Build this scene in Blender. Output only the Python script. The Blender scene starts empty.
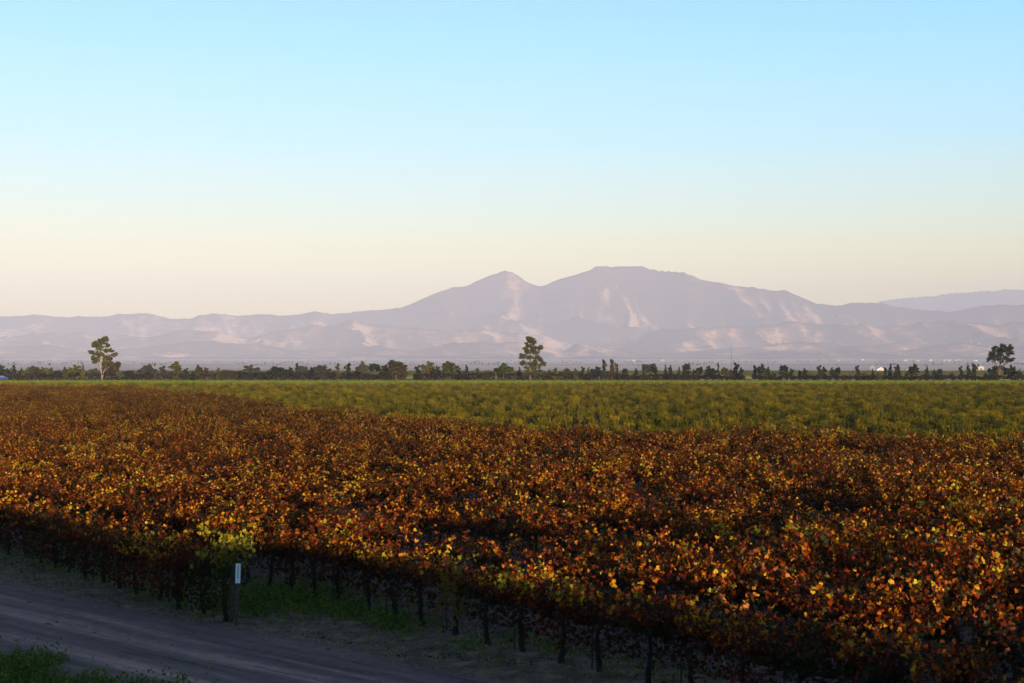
import bpy, math, random
import numpy as np
from mathutils import Vector, Matrix

# ------------------------------------------------------------------ camera, light
S = bpy.context.scene
COL = S.collection
H = 6.2            # lens height above the valley floor
F = 1450.0         # focal length in pixels of a 1024 wide frame
HOR = 362.0        # true horizon row
SUN_AZ, SUN_EL = 20.0, 3.2     # sun stands behind the camera, 20 degrees to its right

cam = bpy.data.cameras.new('camera')
cam.sensor_width = 36.0
cam.lens = F * 36 / 1024
cam.clip_end = 90000
co = bpy.data.objects.new('camera', cam)
COL.objects.link(co)
co.location = (0, 0, H)
co.rotation_euler = (math.radians(90) + math.atan((HOR - 341.5) / F), 0, 0)
S.camera = co

w = bpy.data.worlds.new('World'); S.world = w
w.use_nodes = True
nt = w.node_tree; nt.nodes.clear()
def wn(t, **k):
    n = nt.nodes.new(t)
    for a, b in k.items(): setattr(n, a, b)
    return n
out = wn('ShaderNodeOutputWorld'); bg = wn('ShaderNodeBackground')
sky = wn('ShaderNodeTexSky', sky_type='NISHITA', sun_disc=False)
sky.sun_elevation = math.radians(SUN_EL)
sky.sun_rotation = math.radians(180 - SUN_AZ)
sky.air_density = 1.0; sky.dust_density = 1.0; sky.ozone_density = 1.0
tc = wn('ShaderNodeTexCoord'); sx = wn('ShaderNodeSeparateXYZ')
nt.links.new(tc.outputs['Generated'], sx.inputs[0])
ramp = wn('ShaderNodeValToRGB')          # clear evening sky: cream band, then pale cyan, deep blue overhead
els = [(0.0, (1.36, 1.02, 0.17)), (0.04, (1.27, 1.04, 0.20)), (0.070, (0.97, 0.98, 0.40)), (0.108, (0.57, 0.88, 0.78)),
       (0.150, (0.33, 0.79, 0.98)), (0.22, (0.165, 0.66, 1.05)), (0.33, (0.10, 0.34, 0.64)),
       (0.5, (0.05, 0.11, 0.27)), (1.0, (0.026, 0.052, 0.16))]
cr = ramp.color_ramp
while len(cr.elements) < len(els): cr.elements.new(0.5)
for e, (p, c) in zip(cr.elements, els): e.position = p; e.color = (*c, 1)
nt.links.new(sx.outputs['Z'], ramp.inputs[0])
mixs = wn('ShaderNodeMix', data_type='RGBA'); mixs.inputs['Factor'].default_value = 0.88
gain = wn('ShaderNodeVectorMath', operation='SCALE'); gain.inputs['Scale'].default_value = 7.8
nt.links.new(ramp.outputs[0], gain.inputs[0])
nt.links.new(sky.outputs[0], mixs.inputs['A']); nt.links.new(gain.outputs[0], mixs.inputs['B'])
nt.links.new(mixs.outputs['Result'], bg.inputs[0])
bg.inputs[1].default_value = 0.10
nt.links.new(bg.outputs[0], out.inputs[0])

sun = bpy.data.lights.new('sun', 'SUN')
sun.energy = 5.0; sun.angle = math.radians(0.5); sun.color = (1.0, 0.77, 0.52)
so = bpy.data.objects.new('sun', sun); COL.objects.link(so)
az, el = math.radians(SUN_AZ), math.radians(SUN_EL)
TO_SUN = Vector((math.sin(az) * math.cos(el), -math.cos(az) * math.cos(el), math.sin(el)))
so.rotation_euler = TO_SUN.to_track_quat('Z', 'Y').to_euler()
so.location = (20, -40, 30)

S.view_settings.view_transform = 'Standard'
S.view_settings.look = 'None'
S.view_settings.exposure = 0.8
S.view_settings.gamma = 1.0
S.cycles.max_bounces = 6
S.cycles.diffuse_bounces = 2
S.cycles.transmission_bounces = 3
S.cycles.volume_bounces = 0
S.cycles.sample_clamp_indirect = 4

# ------------------------------------------------------------------ helpers
rng = np.random.default_rng(7)
random.seed(11)

def tag(o, label=None, cat=None, group=None, kind=None):
    if label: o['label'] = label
    if cat: o['category'] = cat
    if group: o['group'] = group
    if kind: o['kind'] = kind
    return o

def link(name, me, mat=None, parent=None, loc=None):
    if mat is not None and len(me.materials) == 0: me.materials.append(mat)
    o = bpy.data.objects.new(name, me)
    COL.objects.link(o)
    if parent is not None: o.parent = parent
    if loc is not None: o.location = loc
    return o

def empty(name, loc=(0, 0, 0), rz=0.0):
    o = bpy.data.objects.new(name, None); COL.objects.link(o)
    o.location = loc; o.rotation_euler = (0, 0, rz); o.empty_display_size = 0.2
    return o

def npmesh(name, V, Fc, k, smooth=False, attrs=None):
    """V (n,3), Fc (m,k) index array -> mesh; attrs: {name: per-vertex floats}"""
    V = np.asarray(V, np.float32).reshape(-1, 3); Fc = np.asarray(Fc, np.int32).reshape(-1, k)
    me = bpy.data.meshes.new(name)
    me.vertices.add(len(V)); me.vertices.foreach_set('co', V.ravel())
    me.loops.add(Fc.size); me.loops.foreach_set('vertex_index', Fc.ravel())
    me.polygons.add(len(Fc))
    me.polygons.foreach_set('loop_start', np.arange(0, Fc.size, k, dtype=np.int32))
    if smooth: me.polygons.foreach_set('use_smooth', np.ones(len(Fc), bool))
    if attrs:
        for a, v in attrs.items():
            at = me.attributes.new(a, 'FLOAT', 'POINT'); at.data.foreach_set('value', np.asarray(v, np.float32))
    me.update(calc_edges=True)
    return me

def grid(name, X, Y, Z, smooth=True):
    ny, nx = X.shape
    V = np.stack([X, Y, Z], -1).reshape(-1, 3)
    i = np.arange(ny * nx).reshape(ny, nx)
    Fc = np.stack([i[:-1, :-1], i[:-1, 1:], i[1:, 1:], i[1:, :-1]], -1).reshape(-1, 4)
    return npmesh(name, V, Fc, 4, smooth)

class MB:
    def __init__(s): s.v = []; s.f = []
    def box(s, x0, x1, y0, y1, z0, z1):
        n = len(s.v)
        s.v += [(x, y, z) for z in (z0, z1) for y in (y0, y1) for x in (x0, x1)]
        s.f += [tuple(n + i for i in q) for q in ((0, 2, 3, 1), (4, 5, 7, 6), (0, 1, 5, 4), (2, 6, 7, 3), (0, 4, 6, 2), (1, 3, 7, 5))]
        return s
    def tube(s, pts, rad, n=7, cap=True):
        pts = [Vector(p) for p in pts]; base = len(s.v)
        for i, p in enumerate(pts):
            d = (pts[min(i + 1, len(pts) - 1)] - pts[max(i - 1, 0)]).normalized()
            a = d.orthogonal().normalized() if abs(d.z) < .9 else Vector((1, 0, 0)).cross(d).normalized()
            b = d.cross(a)
            r = rad[i] if isinstance(rad, (list, tuple)) else rad
            for k in range(n):
                t = 2 * math.pi * k / n
                s.v.append(tuple(p + a * (math.cos(t) * r) + b * (math.sin(t) * r)))
        for i in range(len(pts) - 1):
            for k in range(n):
                k2 = (k + 1) % n
                s.f.append((base + i * n + k, base + i * n + k2, base + (i + 1) * n + k2, base + (i + 1) * n + k))
        if cap:
            s.f.append(tuple(base + k for k in range(n))[::-1])
            s.f.append(tuple(base + (len(pts) - 1) * n + k for k in range(n)))
        return s
    def poly(s, vs, fs):
        n = len(s.v); s.v += [tuple(v) for v in vs]; s.f += [tuple(n + i for i in f) for f in fs]; return s
    def mesh(s, name, smooth=False):
        me = bpy.data.meshes.new(name); me.from_pydata(s.v, [], s.f)
        if smooth: me.polygons.foreach_set('use_smooth', [True] * len(me.polygons))
        me.update(); return me
    def build(s, name, mat, parent=None, smooth=False, loc=None):
        return link(name, s.mesh(name, smooth), mat, parent, loc)

# value noise (numpy) ------------------------------------------------------------
_perm = np.random.default_rng(3).random((256, 256)).astype(np.float32)
def vnoise(x, y):
    xi = np.floor(x).astype(int); yi = np.floor(y).astype(int)
    fx = x - xi; fy = y - yi
    fx = fx * fx * fx * (fx * (fx * 6 - 15) + 10); fy = fy * fy * fy * (fy * (fy * 6 - 15) + 10)
    g = lambda a, b: _perm[a & 255, b & 255]
    return (g(xi, yi) * (1 - fx) + g(xi + 1, yi) * fx) * (1 - fy) + (g(xi, yi + 1) * (1 - fx) + g(xi + 1, yi + 1) * fx) * fy
def fbm(x, y, o=5, lac=2.03, gain=.5):
    a = 1; s = 0; t = 0
    for k in range(o):
        s = s + a * vnoise(x * lac ** k + 17.3 * k, y * lac ** k - 9.1 * k); t += a; a *= gain
    return s / t
def ridged(x, y, o=5, lac=2.07, gain=.5):
    a = 1; s = 0; t = 0
    for k in range(o):
        n = 1 - np.abs(2 * vnoise(x * lac ** k + 31.7 * k, y * lac ** k + 5.3 * k) - 1)
        s = s + a * n * n; t += a; a *= gain
    return s / t
def sstep(a, b, x):
    t = np.clip((x - a) / (b - a), 0, 1); return t * t * (3 - 2 * t)

# ------------------------------------------------------------------ materials
def newmat(name):
    m = bpy.data.materials.new(name); m.use_nodes = True
    t = m.node_tree; t.nodes.clear()
    return m, t
def N(t, ty, ins=None, **k):
    n = t.nodes.new(ty)
    for a, b in k.items(): setattr(n, a, b)
    if ins:
        for a, b in ins.items(): n.inputs[a].default_value = b
    return n
def rampn(t, stops, interp='LINEAR'):
    r = t.nodes.new('ShaderNodeValToRGB'); c = r.color_ramp; c.interpolation = interp
    while len(c.elements) < len(stops): c.elements.new(.5)
    for e, (p, col) in zip(c.elements, stops): e.position = p; e.color = (*col, 1)
    return r
def noise_mat(name, stops, scale=4.0, detail=6, rough=.9, bump=.3, bscale=None, bdist=.02, stretch=(1, 1, 1), spec=.2, obj=False):
    m, t = newmat(name)
    o = N(t, 'ShaderNodeOutputMaterial'); b = N(t, 'ShaderNodeBsdfPrincipled', {'Roughness': rough, 'Specular IOR Level': spec})
    mp = N(t, 'ShaderNodeMapping'); mp.inputs['Scale'].default_value = stretch
    if obj:
        c = N(t, 'ShaderNodeTexCoord'); t.links.new(c.outputs['Object'], mp.inputs[0])
    else:
        c = N(t, 'ShaderNodeNewGeometry'); t.links.new(c.outputs['Position'], mp.inputs[0])
    n = N(t, 'ShaderNodeTexNoise', {'Scale': scale, 'Detail': detail, 'Roughness': .6})
    t.links.new(mp.outputs[0], n.inputs['Vector'])
    r = rampn(t, stops); t.links.new(n.outputs['Fac'], r.inputs[0]); t.links.new(r.outputs[0], b.inputs['Base Color'])
    if bump:
        n2 = N(t, 'ShaderNodeTexNoise', {'Scale': bscale or scale * 5, 'Detail': 6, 'Roughness': .65})
        t.links.new(mp.outputs[0], n2.inputs['Vector'])
        bp = N(t, 'ShaderNodeBump', {'Strength': bump, 'Distance': bdist})
        t.links.new(n2.outputs['Fac'], bp.inputs['Height']); t.links.new(bp.outputs[0], b.inputs['Normal'])
    t.links.new(b.outputs[0], o.inputs[0])
    return m

def leaf_mat(name, stops, noise_scale=.35, w_attr=.45, w_obj=.25, w_noise=.3, trans=.35, gloss=.012, val=1.0, far=None):
    """leaf: colour chosen per leaf (attribute), per plant (object random) and per patch of ground (world noise)"""
    m, t = newmat(name); L = t.links
    o = N(t, 'ShaderNodeOutputMaterial')
    at = N(t, 'ShaderNodeAttribute', attribute_name='lr')
    oi = N(t, 'ShaderNodeObjectInfo'); g = N(t, 'ShaderNodeNewGeometry')
    nz = N(t, 'ShaderNodeTexNoise', {'Scale': noise_scale, 'Detail': 3, 'Roughness': .5})
    L.new(g.outputs['Position'], nz.inputs['Vector'])
    nr = N(t, 'ShaderNodeMapRange', {'From Min': .3, 'From Max': .7}); L.new(nz.outputs['Fac'], nr.inputs[0])
    a = N(t, 'ShaderNodeMath', operation='MULTIPLY'); a.inputs[1].default_value = w_attr; L.new(at.outputs['Fac'], a.inputs[0])
    b = N(t, 'ShaderNodeMath', operation='MULTIPLY_ADD'); b.inputs[1].default_value = w_obj
    L.new(oi.outputs['Random'], b.inputs[0]); L.new(a.outputs[0], b.inputs[2])
    c = N(t, 'ShaderNodeMath', operation='MULTIPLY_ADD'); c.inputs[1].default_value = w_noise
    L.new(nr.outputs[0], c.inputs[0]); L.new(b.outputs[0], c.inputs[2])
    r = rampn(t, [(p, tuple(x * val for x in q)) for p, q in stops]); L.new(c.outputs[0], r.inputs[0])
    if far:      # the vineyard turns from orange to rust from one end to the other
        r2_ = rampn(t, far[0]); L.new(c.outputs[0], r2_.inputs[0]); sy = N(t, 'ShaderNodeSeparateXYZ'); L.new(g.outputs['Position'], sy.inputs[0])
        w1 = N(t, 'ShaderNodeMath', operation='MULTIPLY_ADD'); w1.inputs[1].default_value = 45; L.new(nz.outputs['Fac'], w1.inputs[0]); L.new(sy.outputs['Y'], w1.inputs[2])
        my = N(t, 'ShaderNodeMapRange', {'From Min': far[1], 'From Max': far[2]}); L.new(w1.outputs[0], my.inputs[0])
        mxr = N(t, 'ShaderNodeMix', data_type='RGBA'); L.new(my.outputs[0], mxr.inputs['Factor']); L.new(r.outputs[0], mxr.inputs['A']); L.new(r2_.outputs[0], mxr.inputs['B'])
        src = mxr.outputs['Result']
    else: src = r.outputs[0]
    d = N(t, 'ShaderNodeBsdfDiffuse'); tr = N(t, 'ShaderNodeBsdfTranslucent'); gl = N(t, 'ShaderNodeBsdfGlossy', {'Roughness': .45})
    L.new(src, d.inputs[0]); L.new(src, tr.inputs[0])
    m1 = N(t, 'ShaderNodeMixShader', {0: trans}); L.new(d.outputs[0], m1.inputs[1]); L.new(tr.outputs[0], m1.inputs[2])
    m2 = N(t, 'ShaderNodeMixShader', {0: gloss}); L.new(m1.outputs[0], m2.inputs[1]); L.new(gl.outputs[0], m2.inputs[2])
    L.new(m2.outputs[0], o.inputs[0])
    return m

M = {}
RUST = [(.05, (.014, .020, .003)), (.28, (.036, .026, .003)), (.42, (.066, .022, .003)), (.55, (.10, .026, .003)), (.66, (.15, .058, .004)), (.78, (.21, .125, .006)), (.92, (.26, .24, .015))]
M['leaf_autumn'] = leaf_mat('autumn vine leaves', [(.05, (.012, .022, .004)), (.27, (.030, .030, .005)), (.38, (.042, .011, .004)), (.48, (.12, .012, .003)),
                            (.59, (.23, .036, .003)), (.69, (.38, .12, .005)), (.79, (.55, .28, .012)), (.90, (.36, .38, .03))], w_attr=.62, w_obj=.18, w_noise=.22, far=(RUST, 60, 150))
M['leaf_gold'] = leaf_mat('yellow green vine leaves', [(.1, (.02, .03, .005)), (.4, (.06, .07, .008)), (.6, (.26, .20, .012)), (.9, (.50, .38, .02))])
M['leaf_green'] = leaf_mat('green vine leaves', [(.05, (.018, .028, .003)), (.3, (.068, .076, .004)), (.5, (.15, .125, .004)), (.75, (.24, .165, .006)), (.95, (.44, .32, .012))],
                           noise_scale=.05, w_attr=.32, w_obj=.55, w_noise=.14)
M['bark'] = noise_mat('vine bark', [(.3, (.012, .009, .007)), (.7, (.045, .034, .027))], 12, bump=.6, bdist=.01, stretch=(1, 1, .3), obj=True)
M['soil'] = noise_mat('vineyard soil', [(.3, (.055, .040, .032)), (.55, (.10, .075, .058)), (.75, (.16, .125, .095))], 1.3, 8, bump=.6, bscale=9, bdist=.06)
M['steel'] = noise_mat('rusty steel', [(.35, (.02, .016, .014)), (.7, (.06, .045, .04))], 14, rough=.6, bump=.1, obj=True)
M['wood'] = noise_mat('weathered wood', [(.3, (.045, .03, .022)), (.7, (.14, .10, .075))], 8, bump=.5, stretch=(6, 6, .6), bdist=.006, obj=True)
M['white'] = noise_mat('white enamel', [(.2, (.72, .72, .74)), (.7, (.84, .84, .85))], 20, rough=.4, bump=0, obj=True)
M['black'] = noise_mat('black paint', [(.3, (.02, .02, .022)), (.7, (.035, .035, .04))], 20, rough=.5, bump=0, obj=True)
M['verge'] = noise_mat('dry straw verge', [(.3, (.06, .045, .034)), (.5, (.13, .095, .060)), (.7, (.26, .19, .11))], 2.2, 8, bump=.7, bscale=14, bdist=.05)
M['levee'] = noise_mat('shade levee earth', [(.3, (.07, .055, .035)), (.7, (.16, .12, .075))], 1.5, 8, bump=.6, bscale=8, bdist=.05)
M['wildgrass'] = noise_mat('green field margin', [(.3, (.07, .10, .015)), (.7, (.16, .17, .03))], .4, 6, bump=.8, bscale=3, bdist=.3)
M['track'] = noise_mat('pale dirt track', [(.3, (.30, .23, .19)), (.7, (.45, .36, .30))], .3, 6, bump=.2)
M['treebark'] = noise_mat('tree bark', [(.3, (.05, .04, .03)), (.7, (.13, .10, .08))], 3, obj=True, bump=.4)
M['eucbark'] = noise_mat('pale eucalyptus bark', [(.3, (.14, .11, .09)), (.7, (.30, .25, .22))], 1.5, obj=True, bump=.3, stretch=(1, 1, .3))
def tl(name, a, b, c): M[name] = leaf_mat(name, [(.1, a), (.5, b), (.9, c)], noise_scale=.5, w_attr=.6, w_obj=.25, w_noise=.15, trans=.2, gloss=.008)
tl('crown dark green', (.006, .010, .006), (.016, .024, .010), (.034, .044, .014))
tl('crown olive', (.013, .017, .005), (.050, .054, .010), (.13, .11, .022))
tl('crown brown', (.012, .011, .005), (.044, .033, .011), (.10, .068, .024))
tl('crown grey', (.014, .017, .012), (.042, .045, .028), (.090, .086, .055))
tl('crown green', (.010, .020, .004), (.030, .052, .007), (.065, .09, .012))
tl('hedge leaves', (.006, .005, .005), (.014, .010, .009), (.030, .022, .012))
tl('weed leaves', (.03, .06, .010), (.08, .14, .018), (.24, .26, .04))
tl('straw', (.14, .10, .05), (.34, .25, .13), (.55, .42, .22))

# ------------------------------------------------------------------ frames of reference on the ground
NR = np.array([.667, .745]); DR = np.array([-.745, .667])     # across / along the dirt road and the added levee
ND = np.array([.797, .604]); DD = np.array([-.604, .797])     # across / along the autumn vine rows
def pix(x, y, h=0.0):
    """ground (or height h) point seen at pixel x, y"""
    d = y - HOR; Z = (H - h) * F / d
    return ((x - 512) * Z / F, Z)
def gz(y):
    return 34.0 * sstep(1800, 15000, np.asarray(y, float))

# ------------------------------------------------------------------ ground
ys = np.concatenate([np.linspace(-280, 1200, 75), np.linspace(1260, 36600, 170)])
xs = np.linspace(-13800, 13800, 121)
X, Y = np.meshgrid(xs, ys)
m, t = newmat('valley floor'); L = t.links
o = N(t, 'ShaderNodeOutputMaterial'); b = N(t, 'ShaderNodeBsdfPrincipled', {'Roughness': 1.0, 'Specular IOR Level': .1})
g = N(t, 'ShaderNodeNewGeometry'); sp = N(t, 'ShaderNodeSeparateXYZ'); L.new(g.outputs['Position'], sp.inputs[0])
n1 = N(t, 'ShaderNodeTexNoise', {'Scale': 1.3, 'Detail': 8}); L.new(g.outputs['Position'], n1.inputs['Vector'])
r1 = rampn(t, [(.3, (.055, .040, .036)), (.55, (.095, .070, .060)), (.75, (.15, .115, .095))]); L.new(n1.outputs['Fac'], r1.inputs[0])
mp = N(t, 'ShaderNodeMapping'); mp.inputs['Scale'].default_value = (.0003, .0018, .001); L.new(g.outputs['Position'], mp.inputs[0])
vor = N(t, 'ShaderNodeTexVoronoi', {'Scale': 1.6}); L.new(mp.outputs[0], vor.inputs['Vector'])
n2 = N(t, 'ShaderNodeTexNoise', {'Scale': 9, 'Detail': 5}); L.new(mp.outputs[0], n2.inputs['Vector'])
ad = N(t, 'ShaderNodeMath', operation='MULTIPLY_ADD'); ad.inputs[1].default_value = .45
vs = N(t, 'ShaderNodeSeparateColor'); L.new(vor.outputs['Color'], vs.inputs[0])
L.new(vs.outputs[0], ad.inputs[0]); hf = N(t, 'ShaderNodeMath', operation='MULTIPLY'); hf.inputs[1].default_value = .6
L.new(n2.outputs['Fac'], hf.inputs[0]); L.new(hf.outputs[0], ad.inputs[2])
r2 = rampn(t, [(.2, (.50, .38, .32)), (.42, (.70, .55, .46)), (.6, (.78, .64, .55)), (.8, (.56, .47, .36))]); L.new(ad.outputs[0], r2.inputs[0])
mr = N(t, 'ShaderNodeMapRange', {'From Min': 560, 'From Max': 800}); L.new(sp.outputs['Y'], mr.inputs[0])
mx = N(t, 'ShaderNodeMix', data_type='RGBA'); L.new(mr.outputs[0], mx.inputs['Factor']); L.new(r1.outputs[0], mx.inputs['A']); L.new(r2.outputs[0], mx.inputs['B'])
L.new(mx.outputs['Result'], b.inputs['Base Color'])
n3 = N(t, 'ShaderNodeTexNoise', {'Scale': 8, 'Detail': 6}); L.new(g.outputs['Position'], n3.inputs['Vector'])
bp = N(t, 'ShaderNodeBump', {'Strength': .6, 'Distance': .06}); L.new(n3.outputs['Fac'], bp.inputs['Height']); n4 = N(t, 'ShaderNodeTexNoise', {'Scale': .35, 'Detail': 4}); L.new(g.outputs['Position'], n4.inputs['Vector'])
bp2 = N(t, 'ShaderNodeBump', {'Strength': 1.0, 'Distance': 3.0}); sel = N(t, 'ShaderNodeMath', operation='MULTIPLY')
L.new(n4.outputs['Fac'], sel.inputs[0]); L.new(mr.outputs[0], sel.inputs[1]); L.new(sel.outputs[0], bp2.inputs['Height']); L.new(bp.outputs[0], bp2.inputs['Normal']); L.new(bp2.outputs[0], b.inputs['Normal'])
L.new(b.outputs[0], o.inputs[0]); M['valley'] = m
tag(link('ground', grid('ground', X, Y, gz(Y)), m), kind='structure')

# unseen levee under the camera, added and shaped to shade the near rows
s = np.linspace(-240, 300, 271)
prof = [(-22, -.02), (-14, 3.2), (-12.5, 3.95), (-10, 4.14), (-4, 4.17), (1.6, 4.17), (2.5, 4.12), (3.4, 3.6), (6.5, 1.6), (8.5, .5), (10.5, -.02)]
pn = np.array([p[0] for p in prof]); pz = np.array([p[1] for p in prof])
SS, PN = np.meshgrid(s, pn, indexing='ij'); PZ = np.broadcast_to(pz, SS.shape)
PZ = PZ + (fbm(SS * .35, PN * .5 + 40, 4) - .5) * .22 * (PZ > .3)
LX = PN * NR[0] + SS * DR[0]; LY = PN * NR[1] + SS * DR[1]
tag(link('shade_embankment', grid('shade_embankment', LX, LY, PZ), M['levee']), kind='structure')

# dirt road with wheel ruts, a real relief
s = np.arange(-30, 130, .16); n_ = np.arange(15.4, 21.4, .07)
SS, NN = np.meshgrid(s, n_, indexing='ij')
wob = (fbm(SS * .05, SS * 0 + 3, 3) - .5) * .9
q = NN + wob
rut = lambda c, wd: np.exp(-((q - c) / wd) ** 2)
z = .045 - .055 * rut(17.0, .28) - .05 * rut(18.65, .25) - .03 * rut(19.5, .2) + .03 * rut(17.8, .35) + .03 * rut(16.4, .25) + .03 * rut(19.1, .2)
z += (fbm(SS * .8, NN * 3.5, 5) - .5) * .05 + (fbm(SS * .25, NN * 6 + 9, 4) - .5) * .05
edge = np.minimum(sstep(15.4, 16.3, NN + (fbm(SS * .3, NN, 3) - .5) * .5), 1 - sstep(20.5, 21.35, NN + (fbm(SS * .4, NN + 7, 3) - .5) * .5))
z = np.maximum(z, .0) * edge + .012
z[:, 0] = z[:, -1] = -.03
m, t = newmat('packed dirt'); L = t.links
o = N(t, 'ShaderNodeOutputMaterial'); b = N(t, 'ShaderNodeBsdfPrincipled', {'Roughness': .95, 'Specular IOR Level': .15})
g = N(t, 'ShaderNodeNewGeometry'); mp = N(t, 'ShaderNodeMapping', vector_type='POINT'); mp.inputs['Rotation'].default_value = (0, 0, -math.atan2(DR[1], DR[0]))
L.new(g.outputs['Position'], mp.inputs[0])
mp2 = N(t, 'ShaderNodeMapping'); mp2.inputs['Scale'].default_value = (.12, 2.2, 1); L.new(mp.outputs[0], mp2.inputs[0])
n1 = N(t, 'ShaderNodeTexNoise', {'Scale': 1.5, 'Detail': 8, 'Roughness': .6}); L.new(mp2.outputs[0], n1.inputs['Vector'])
n2 = N(t, 'ShaderNodeTexNoise', {'Scale': 3.5, 'Detail': 8, 'Roughness': .7}); L.new(g.outputs['Position'], n2.inputs['Vector'])
mm = N(t, 'ShaderNodeMix', data_type='FLOAT'); mm.inputs['Factor'].default_value = .35
L.new(n1.outputs['Fac'], mm.inputs['A']); L.new(n2.outputs['Fac'], mm.inputs['B'])
acr = N(t, 'ShaderNodeVectorMath', operation='DOT_PRODUCT'); acr.inputs[1].default_value = (NR[0], NR[1], 0); L.new(g.outputs['Position'], acr.inputs[0])
nw = N(t, 'ShaderNodeTexNoise', {'Scale': .12, 'Detail': 3}); L.new(g.outputs['Position'], nw.inputs['Vector'])
aw = N(t, 'ShaderNodeMath', operation='MULTIPLY_ADD'); aw.inputs[1].default_value = 1.1; L.new(nw.outputs['Fac'], aw.inputs[0]); L.new(acr.outputs['Value'], aw.inputs[2])
am = N(t, 'ShaderNodeMapRange', {'From Min': 16.0, 'From Max': 21.6}); L.new(aw.outputs[0], am.inputs[0])
tr_ = rampn(t, [(0, (.45,) * 3), (.14, (.38,) * 3), (.20, (.62,) * 3), (.27, (.66,) * 3), (.32, (.36,) * 3), (.44, (.34,) * 3), (.50, (.62,) * 3), (.56, (.60,) * 3), (.61, (.40,) * 3), (.68, (.55,) * 3), (.74, (.36,) * 3), (1, (.28,) * 3)]); L.new(am.outputs[0], tr_.inputs[0])
m3 = N(t, 'ShaderNodeMix', data_type='FLOAT'); m3.inputs['Factor'].default_value = .38; L.new(mm.outputs['Result'], m3.inputs['A']); L.new(tr_.outputs[0], m3.inputs['B'])
r = rampn(t, [(.36, (.09, .065, .06)), (.5, (.21, .155, .135)), (.62, (.46, .31, .24))]); L.new(m3.outputs['Result'], r.inputs[0])
L.new(r.outputs[0], b.inputs['Base Color'])
bp = N(t, 'ShaderNodeBump', {'Strength': 1.0, 'Distance': .09}); L.new(mm.outputs['Result'], bp.inputs['Height']); L.new(bp.outputs[0], b.inputs['Normal'])
L.new(b.outputs[0], o.inputs[0]); M['road'] = m
tag(link('dirt_road', grid('dirt_road', NN * NR[0] + SS * DR[0], NN * NR[1] + SS * DR[1], z), m), kind='structure')

# straw-strewn verge between the road and the first rows
s = np.arange(-30, 110, .3); n_ = np.arange(20.5, 24.2, .15)
SS, NN = np.meshgrid(s, n_, indexing='ij')
z = .02 + (fbm(SS * .9, NN * 1.7, 4) - .35) * .12 * sstep(20.5, 21.2, NN) * (1 - sstep(23.3, 24.1, NN))
z[:, 0] = z[:, -1] = -.03
tag(link('verge', grid('verge', NN * NR[0] + SS * DR[0], NN * NR[1] + SS * DR[1], z), M['verge']), kind='structure')

# grass margin behind the vineyard, pale track, distant green field
def flat(name, x0, x1, y0, y1, zz, mat, nx=60, ny=12, amp=0):
    X, Y = np.meshgrid(np.linspace(x0, x1, nx), np.linspace(y0, y1, ny))
    Z = gz(Y) + zz + (fbm(X * .05, Y * .1, 3) - .5) * amp
    return tag(link(name, grid(name, X, Y, Z), mat), kind='structure')
flat('grass_strip', -500, 500, 300, 468, .06, M['wildgrass'], 200, 40, .06)
flat('dirt_track', -700, 700, 478, 545, .06, M['track'])
# distant vineyard seen between the trees, rows as low ridges
xs = np.linspace(-520, 560, 500); ys = np.arange(548, 860, .9)
X, Y = np.meshgrid(xs, ys)
Z = .1 + 1.5 * np.clip(np.abs(((Y + X * .12) % 5.4) / 5.4 - .5) * 2 - .25, 0, 1) * (.6 + .8 * fbm(X * .5, Y * .9, 3))
Z[0] = Z[-1] = -.2; Z[:, 0] = Z[:, -1] = -.2
M['farvine'] = noise_mat('distant vineyard leaves', [(.3, (.10, .10, .012)), (.7, (.24, .20, .03))], .5, bump=.6, bdist=.5)
tag(link('distant_vineyard', grid('distant_vineyard', X, Y, Z), M['farvine']), 'olive green vineyard far behind the tree line, seen through its gaps', 'vineyard', kind='stuff')

# ------------------------------------------------------------------ hills and the double-peaked mountain
main = [(-400, 322), (-200, 319), (-60, 318), (0, 316), (35, 313), (75, 316), (105, 315), (118, 313.5), (135, 313), (155, 314), (170, 317), (190, 318), (200, 314), (215, 313),
        (225, 313.5), (240, 315), (260, 313.5), (275, 315), (290, 314), (315, 310), (330, 312), (350, 311), (365, 309), (380, 308.5), (400, 307), (415, 301),
        (440, 289), (450, 287.5), (470, 283), (485, 277), (500, 271), (507, 269.5), (515, 272), (525, 279), (540, 285.5), (560, 278), (575, 274), (587, 270),
        (595, 265.5), (600, 264.5), (620, 265), (632, 264.5), (645, 266), (660, 269), (683, 271), (695, 276), (710, 281.5), (725, 282.5), (740, 285.5), (760, 287),
        (775, 289), (785, 289), (800, 296), (815, 303), (838, 304.5), (865, 301.5), (885, 302.5), (900, 306), (930, 309), (950, 310), (965, 308), (985, 304), (1000, 303.5), (1024, 303), (1200, 302), (1500, 306)]
fars = [(700, 345), (820, 315), (870, 303), (885, 299.5), (900, 297.5), (930, 295), (950, 292.5), (980, 290.5), (1005, 288.5), (1024, 288.5), (1200, 285), (1500, 286)]
foot = [(-400, 337), (-60, 335), (0, 334), (60, 330), (150, 336), (180, 330), (220, 331), (250, 337), (270, 329), (300, 325), (315, 322), (330, 323), (350, 320), (370, 322),
        (400, 325), (440, 327), (480, 328), (520, 331), (545, 334), (560, 341), (580, 347), (600, 352), (612, 351), (625, 346), (640, 337), (660, 326), (700, 325), (740, 326),
        (760, 323), (800, 322), (840, 322), (880, 325), (920, 322), (950, 320), (1000, 321), (1200, 322), (1500, 328)]
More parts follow.
